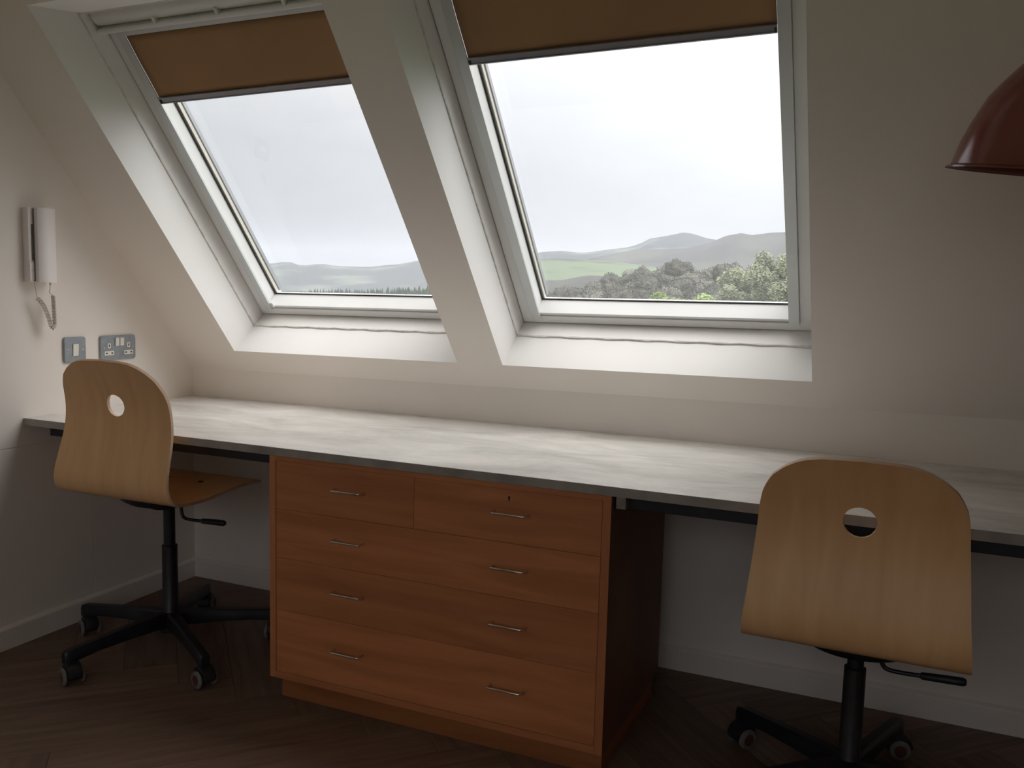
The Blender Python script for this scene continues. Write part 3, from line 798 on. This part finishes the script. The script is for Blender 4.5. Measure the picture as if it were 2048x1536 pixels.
def coil(path, rad, turns):
    out = []; n = len(path); L = [0]
    for a, b in zip(path, path[1:]): L.append(L[-1] + (b - a).length)
    N_ = turns * 10; prev = None; j = 0
    for i in range(N_ + 1):
        l = L[-1] * i / N_
        while j < n - 2 and L[j + 1] < l: j += 1
        t = (l - L[j]) / max(1e-9, L[j + 1] - L[j]); p = path[j].lerp(path[j + 1], t); d = (path[j + 1] - path[j]).normalized()
        a = (Vector((0, 0, 1)) - d * d.z).normalized(); b = d.cross(a)
        ang = 2 * math.pi * i / 10
        out.append(p + (a * math.cos(ang) + b * math.sin(ang)) * rad)
    return out
bm = tube(bmesh.new(), k1, .0014, 6); tube(bm, coil(k2, .0060, 44), .0017, 6); tube(bm, k3, .0014, 6)
tube(bm, [cp(-.678, 1.196, .038), cp(-.678, 1.184, .038)], .0028, 8)
obj('coiled_cord', bm, 'cord', T, smooth=4)

# ------------------------------------------------------------------ pendant lamp
def ray_pt(px, py, d):
    return CAM + (fw + r2 * ((px - 1024) / FPX) - u2 * ((py - 768) / FPX)) * d
LP = Vector((2.8533, -.8829, 1.4400))
T = thing('pendant_lamp', 'glossy dark red dome pendant lamp hanging at the right edge', 'lamp', LP)
outer = [(.188, 0), (.1875, .003), (.1795, .0045), (.1785, .012), (.170, .050), (.160, .080), (.147, .112), (.139, .130), (.124, .152), (.098, .184), (.068, .214), (.052, .226), (.046, .248), (.030, .257), (.012, .259)]
inner_ = [(max(r - .0035, .004), z - .002) for r, z in outer[3:]]
tiltm = tuple((Matrix.Rotation(R(7.6), 3, r2) @ Matrix.Rotation(R(3.5), 3, fw)).to_euler())
sh = obj('lamp_shade', lathe(bmesh.new(), outer, 64, False, True), 'lamp', T, rot=tiltm, smooth=.8)
obj('shade_lining', lathe(bmesh.new(), [(.186, .001)] + inner_, 64, False, True), 'lampin', T, rot=tiltm, smooth=.8)
obj('bulb', lathe(bmesh.new(), [(.004, .055), (.018, .060), (.028, .075), (.030, .092), (.024, .112), (.014, .130), (.013, .160), (.013, .21)], 24, True, True), 'plastic', T, rot=tiltm, smooth=.8)
zc = HK + KZ * LP.x + (-LP.y) * math.tan(TH) - LP.z
obj('lamp_flex', tube(bmesh.new(), [(.012, -.022, .250), (.008, -.014, .32), (0, 0, zc - .004)], .003, 8), 'flex', T, smooth=1.2)
rose = lathe(bmesh.new(), [(.035, 0), (.034, -.012), (.02, -.022), (.005, -.024)], 28, True, True)
obj('ceiling_rose', rose, 'plastic', T, (0, 0, zc - .0005), (-(TH) , 0, 0), smooth=.8)

# ------------------------------------------------------------------ outside
EYE = CAM
def dirpt(az, el, D):
    a = R(az); return Vector((EYE.x + math.sin(a) * D, EYE.y + math.cos(a) * D, EYE.z + D * math.tan(R(el))))
def ridge(name, D, prof, m, front=.35, foot=-1.2, rough=.02, label=None, cat='hill', seed=0, back=.25, naz=260, nr=26):
    """a hill with real depth: crest at distance D, a foot towards the house and a far side"""
    azs = [p[0] for p in prof]; els = [p[1] for p in prof]
    bm = bmesh.new(); rows = []
    for j in range(nr + 9):
        row = []
        for i in range(naz + 1):
            az = azs[0] + (azs[-1] - azs[0]) * i / naz
            el = interp(az, azs, els)
            zt = D * math.tan(R(el)); zf = D * math.tan(R(foot)) * (1 - front)
            if j <= nr:
                t = j / nr; rr_ = D * (1 - front * (1 - t)); z = zf + (zt - zf) * (math.sin(t * math.pi / 2) ** 1.1)
            else:
                t = (j - nr) / 8; rr_ = D * (1 + back * t); z = zt + (zf - zt) * t * t * 1.2
            a = R(az)
            x, y = EYE.x + math.sin(a) * rr_, EYE.y + math.cos(a) * rr_
            nzv = noise.fractal(Vector((x / D * 9 + seed, y / D * 9, seed)), 1.0, 2.1, 5)
            amp = rough * D * (0.08 + .9 * math.sin(min(1, j / nr) * math.pi)) if j <= nr else rough * D * .3
            row.append(bm.verts.new((x, y, EYE.z + z + nzv * amp * .3)))
        rows.append(row)
    for p, q in zip(rows, rows[1:]):
        for i in range(naz): bm.faces.new([p[i], p[i + 1], q[i + 1], q[i]])
    return tag(obj(name, bm, m, smooth=4), label, cat)
ridge('distant_hills', 5200, [(-80, .9), (-50, 1.1), (-42, .9), (-38.9, 1.12), (-38.3, 1.16), (-37.85, 1.27), (-37.4, 1.24), (-36.85, 1.03), (-36.1, 1.17), (-35.4, 1.2), (-34.8, 1.1), (-33.9, 1.08), (-32.6, 1.09), (-31.7, 1.22), (-30.9, 1.27), (-29.7, 1.52), (-27, 1.8), (-24, 2.0), (-22.3, 2.2), (-21.3, 2.33), (-20.5, 2.36), (-19.2, 2.27), (-18.6, 2.33), (-17.4, 2.55), (-16.4, 2.7), (-15.7, 2.9), (-15.0, 3.28), (-14.2, 3.42), (-12.9, 3.72), (-12.2, 3.6), (-11.6, 3.36), (-10.5, 3.2), (-8, 3.0), (0, 2.6), (20, 2.4), (50, 2)],
      'fells', label='hazy blue-grey fells on the skyline behind the conifer belt and the green hill', seed=1.3, rough=.012)
ridge('moorland_hill', 3600, [(-24, -.5), (-20.5, 1.2), (-18.5, 2.0), (-17, 2.3), (-15.6, 2.6), (-14, 2.62), (-12.6, 2.7), (-11.4, 3.0), (-10.3, 3.5), (-9.4, 3.68), (-8.8, 3.55), (-7.6, 3.72), (-6.6, 3.76), (-3, 3.6), (10, 3.2), (40, 2.4)],
      'moor', label='broad grey moorland hill rising at the right of the view', seed=4.1, rough=.012)
ridge('green_hill', 2300, [(-30, -.4), (-26, 1.2), (-23, 1.8), (-20.6, 1.95), (-19.2, 1.93), (-17.6, 1.86), (-16, 1.7), (-14, 1.5), (-12, 1.48), (-9, 1.5), (-4, 1.4), (10, 1.0), (40, .5)],
      'field', label='low green pasture hill in front of the grey moorland', seed=2.2, rough=.01)
ridge('wooded_rise', 1300, [(-80, -.9), (-45, -.6), (-30, -.5), (-24, .3), (-22.2, .42), (-20.5, .55), (-18.8, .95), (-17.0, .9), (-15, .7), (-10, .4), (10, 0), (40, 0)],
      'moor', label='dark low wooded rise at the foot of the green hill', seed=7.7, rough=.02)

# near ground falling away from the house
bm = bmesh.new(); rows = []
def ground_z(x, y):
    r_ = math.hypot(x - 2, y)
    az = math.degrees(math.atan2(x - 2, y)); k_ = min(1, max(0, (az + 26) / 12)) if y > 0 else 0
    rise = k_ * k_ * (3 - 2 * k_) * .035 * (min(max(r_, 150), 450) - 150)      # the wood stands on a slope
    return -6.2 - .03 * min(r_, 150) - .02 * max(0, min(r_, 1600) - 450) + rise + 1.0 * noise.noise(Vector((x / 60, y / 60, 0)))
rs = [.5, 4, 8, 14, 22, 32, 45, 60, 80, 105, 140, 180, 230, 290, 360, 450, 560, 700, 900, 1150, 1500, 2200, 3400]
for r_ in rs:
    row = []
    for i in range(91):
        a = R(4 * i); x, y = 2.2 + math.sin(a) * r_, -2.0 + math.cos(a) * r_
        row.append(bm.verts.new((x, y, ground_z(x, y))))
    rows.append(row)
for p, q in zip(rows, rows[1:]):
    for i in range(90): bm.faces.new([p[i], p[i + 1], q[i + 1], q[i]])
bmesh.ops.remove_doubles(bm, verts=bm.verts[:], dist=.0005)
tag(obj('ground', bm, 'grass', smooth=4), kind='structure')

def crown_mesh(seed, sub=4, amp=.34, freq=1.7):
    bm = bmesh.new(); bmesh.ops.create_icosphere(bm, subdivisions=sub, radius=1)
    sv = Vector((seed * 13.1, seed * 7.7, seed))
    for v in bm.verts:
        d = v.co.normalized()
        k = 1 + amp * noise.noise(d * freq + sv) + .22 * abs(noise.noise(d * freq * 2.6 + sv)) + .12 * noise.noise(d * 9 + sv) + .07 * noise.noise(d * 19 + sv)
        v.co = d * k; v.co.z *= .9
        if v.co.z < -.55: v.co.z = -.55 + (v.co.z + .55) * .4
    rr_ = random.Random(seed); core = [v.co.copy() for v in bm.verts if v.co.z > -.5]
    for v in bm.verts: v.co *= .93
    bm.normal_update()
    for _ in range(3200):
        p = core[rr_.randrange(len(core))] * rr_.uniform(.9, 1.07)
        a = Vector((rr_.gauss(0, 1), rr_.gauss(0, 1), rr_.gauss(0, .7))).normalized(); b = a.cross(p.normalized() + Vector((rr_.uniform(-.5, .5), rr_.uniform(-.5, .5), .3)))
        if b.length < .01: continue
        b.normalize(); q_ = rr_.uniform(.035, .075)
        bm.faces.new([bm.verts.new(p - a * q_), bm.verts.new(p + b * q_ * .6), bm.verts.new(p + a * q_), bm.verts.new(p - b * q_ * .6)])
    me = bpy.data.meshes.new('crown'); bm.to_mesh(me); bm.free(); me.materials.append(M['oak']); return me
CROWNS = [crown_mesh(k + 1) for k in range(6)]
def oak(az, el_top, D, rad, label, group, k, m=None):
    p = dirpt(az, el_top, D)
    gz = ground_z(p.x, p.y)
    T = thing('oak_tree', label, 'tree', (p.x, p.y, gz), (0, 0, random.uniform(0, 6.3)), group=group)
    h = p.z - gz
    c = link('crown', CROWNS[k % 6], None, T, (0, 0, h - rad * 1.02)); c.scale = (rad, rad * random.uniform(.9, 1.1), rad * random.uniform(.95, 1.1))
    tr = tube(bmesh.new(), [(0, 0, -.5), (.1, 0, h * .4), (0, .1, h - rad * 1.2)], [rad * .11, rad * .08, rad * .05], 8)
    obj('trunk', tr, 'bark', T, smooth=4)
    return T
wood_prof = [(-22.6, -.15), (-21, -.05), (-19.6, .15), (-18.8, .55), (-17.9, 1.0), (-17.0, 1.2), (-16.4, 1.42), (-15.7, 1.25), (-15, 1.5), (-14, 1.6), (-13.3, 2.0), (-12.8, 1.85), (-12.3, 1.7), (-11.6, 1.45), (-11, 1.55), (-10.5, 1.85), (-9.8, 1.75), (-9, 1.8), (-6, 1.9), (-2, 1.7), (6, 1.5)]
wa = [p[0] for p in wood_prof]; we = [p[1] for p in wood_prof]
lab = 'rounded oak crown forming the skyline of the hazy wood below the green hill'
lab2 = 'dull green oak crown lower down in the body of the hazy wood'
k = 0
for layer, (D, drop, step, rad) in enumerate(((430, 0, 1.05, 5.2), (370, .55, 1.15, 4.9), (310, 1.1, 1.25, 4.5), (260, 1.62, 1.35, 4.1), (215, 2.1, 1.5, 3.7))):
    az = -22.4 + layer * .4
    while az < (-3.5 if layer < 4 else -8):
        e_ = interp(az, wa, we) - drop
        if e_ > -1.6:
            oak(az + random.uniform(-.2, .2), max(e_ + random.uniform(-.12, .12), -1.5), D * random.uniform(.96, 1.04), rad * random.uniform(.85, 1.25), lab if layer == 0 else lab2, ('oaks on the wood skyline', 'oaks in the body of the wood')[layer > 0], k); k += 1
        az += step * random.uniform(.85, 1.15)
# two crowns that stand out above the wood
oak(-13.35, 2.08, 330, 3.6, 'tall oak crown standing up in the middle of the wood skyline', None, 2)
oak(-10.35, 1.92, 330, 3.8, 'dark wide oak crown just left of the near yellow-green tree', None, 4)

def leafy(name, T, centre, rad, n, size, m, seed, squash=.85):
    """foliage of single folded leaves gathered in clumps"""
    rr_ = random.Random(seed); verts = []; faces = []
    clumps = []
    for _ in range(46):
        d = Vector((rr_.gauss(0, 1), rr_.gauss(0, 1), rr_.gauss(0, 1))).normalized() * rad * rr_.uniform(.35, .92)
        d.z *= squash; clumps.append((d, rad * rr_.uniform(.16, .30)))
    for _ in range(n):
        cpt, cr = clumps[rr_.randrange(len(clumps))]
        d = Vector((rr_.gauss(0, 1), rr_.gauss(0, 1), rr_.gauss(0, 1))).normalized() * cr * rr_.uniform(.55, 1.05)
        p = Vector(centre) + cpt + d
        a = Vector((rr_.gauss(0, 1), rr_.gauss(0, 1), rr_.gauss(0, .6))).normalized(); b = a.orthogonal().normalized(); s_ = size * rr_.uniform(.6, 1.3)
        i = len(verts)
        verts += [p - a * s_, p + b * s_ * .45, p + a * s_, p - b * s_ * .45]
        faces.append((i, i + 1, i + 2, i + 3))
    me = bpy.data.meshes.new(name); me.from_pydata([tuple(v) for v in verts], [], faces)
    o = link(name, me, m, T); o['kind'] = 'stuff'; return o
def near_tree(az, el, D, rad, label, m, n, size, seed, name='leafy_tree'):
    p = dirpt(az, el, D); gz = ground_z(p.x, p.y)
    T = thing(name, label, 'tree', (p.x, p.y, gz)); h = p.z - gz
    leafy('foliage', T, (0, 0, h - rad * .9), rad, n, size, m, seed)
    bm = tube(bmesh.new(), [(0, 0, -.5), (.15, .1, h * .45), (0, 0, h - rad)], [rad * .08, rad * .055, rad * .025], 8)
    rr_ = random.Random(seed)
    for _ in range(9):
        a = rr_.uniform(0, 6.28); l_ = rad * rr_.uniform(.5, .8)
        tube(bm, [(0, 0, h - rad * 1.3), (math.cos(a) * l_ * .5, math.sin(a) * l_ * .5, h - rad), (math.cos(a) * l_, math.sin(a) * l_, h - rad * rr_.uniform(.4, .9))], [rad * .02, rad * .012, rad * .004], 5)
    obj('trunk', bm, 'bark', T, smooth=4)
    return T
near_tree(-7.3, 2.75, 95, 3.6, 'tall pale yellow-green tree at the right edge of the view', 'olive', 26000, .15, 11)
near_tree(-9.2, 1.75, 100, 3.0, 'yellow-green tree shouldering the tallest near tree on its left', 'olive', 18000, .15, 12)
near_tree(-5.0, 2.4, 92, 3.6, 'leafy tree partly hidden by the right jamb of the wide window', 'olive', 14000, .15, 13)
near_tree(-14.3, .12, 48, .55, 'small bright green treetop sprigs just above the sill', 'lime', 1300, .06, 14)
near_tree(-13.2, -.25, 50, .7, 'low bright green treetop beside the sprigs above the sill', 'lime', 2200, .06, 17)
near_tree(-11.4, .05, 62, 1.7, 'rounded lime-green bush top in front of the oak wood', 'lime', 9000, .10, 15)
# conifer belt seen through the left window
rr_ = random.Random(5); bm = bmesh.new()
for i in range(900):
    az = rr_.uniform(-44, -23); D = rr_.uniform(640, 760)
    top = interp(az, [-44, -38.2, -36, -33, -30, -28.5, -23], [-.8, -.62, -.30, -.16, .02, .12, -.1]) + rr_.uniform(-.16, .03) - (760 - D) * .003
    p = dirpt(az, top, D); h = 16; w_ = rr_.uniform(1.6, 2.6)
    tip = bm.verts.new(p); last = None
    for f_, ww in ((.25, .35), (.6, .7), (1, 1)):
        ring = [bm.verts.new((p.x + math.cos(q) * w_ * ww * rr_.uniform(.7, 1.1), p.y + math.sin(q) * w_ * ww, p.z - h * f_)) for q in (0, 1.26, 2.5, 3.8, 5.0)]
        for q in range(5):
            z_ = (q + 1) % 5
            if last is None: bm.faces.new([tip, ring[q], ring[z_]])
            else: bm.faces.new([last[q], ring[q], ring[z_], last[z_]])
        last = ring
tag(obj('conifer_belt', bm, 'fir'), 'dark serrated belt of conifers along the foot of the left window view', 'trees', kind='stuff')

# ------------------------------------------------------------------ valley haze
hz = bpy.data.materials.new('valley_haze'); hz.use_nodes = True
t = hz.node_tree; t.nodes.clear()
vs = t.nodes.new('ShaderNodeVolumeScatter'); vs.inputs['Color'].default_value = (.37, .39, .48, 1)
vs.inputs['Density'].default_value = 1 / 7000; vs.inputs['Anisotropy'].default_value = .0
ou = t.nodes.new('ShaderNodeOutputMaterial'); t.links.new(vs.outputs[0], ou.inputs['Volume'])
tag(obj('valley_haze', boxm(-9000, 9000, 30, 9000, -260, 420), hz), 'pale rain haze filling the valley between the house and the hills', 'haze', kind='stuff')
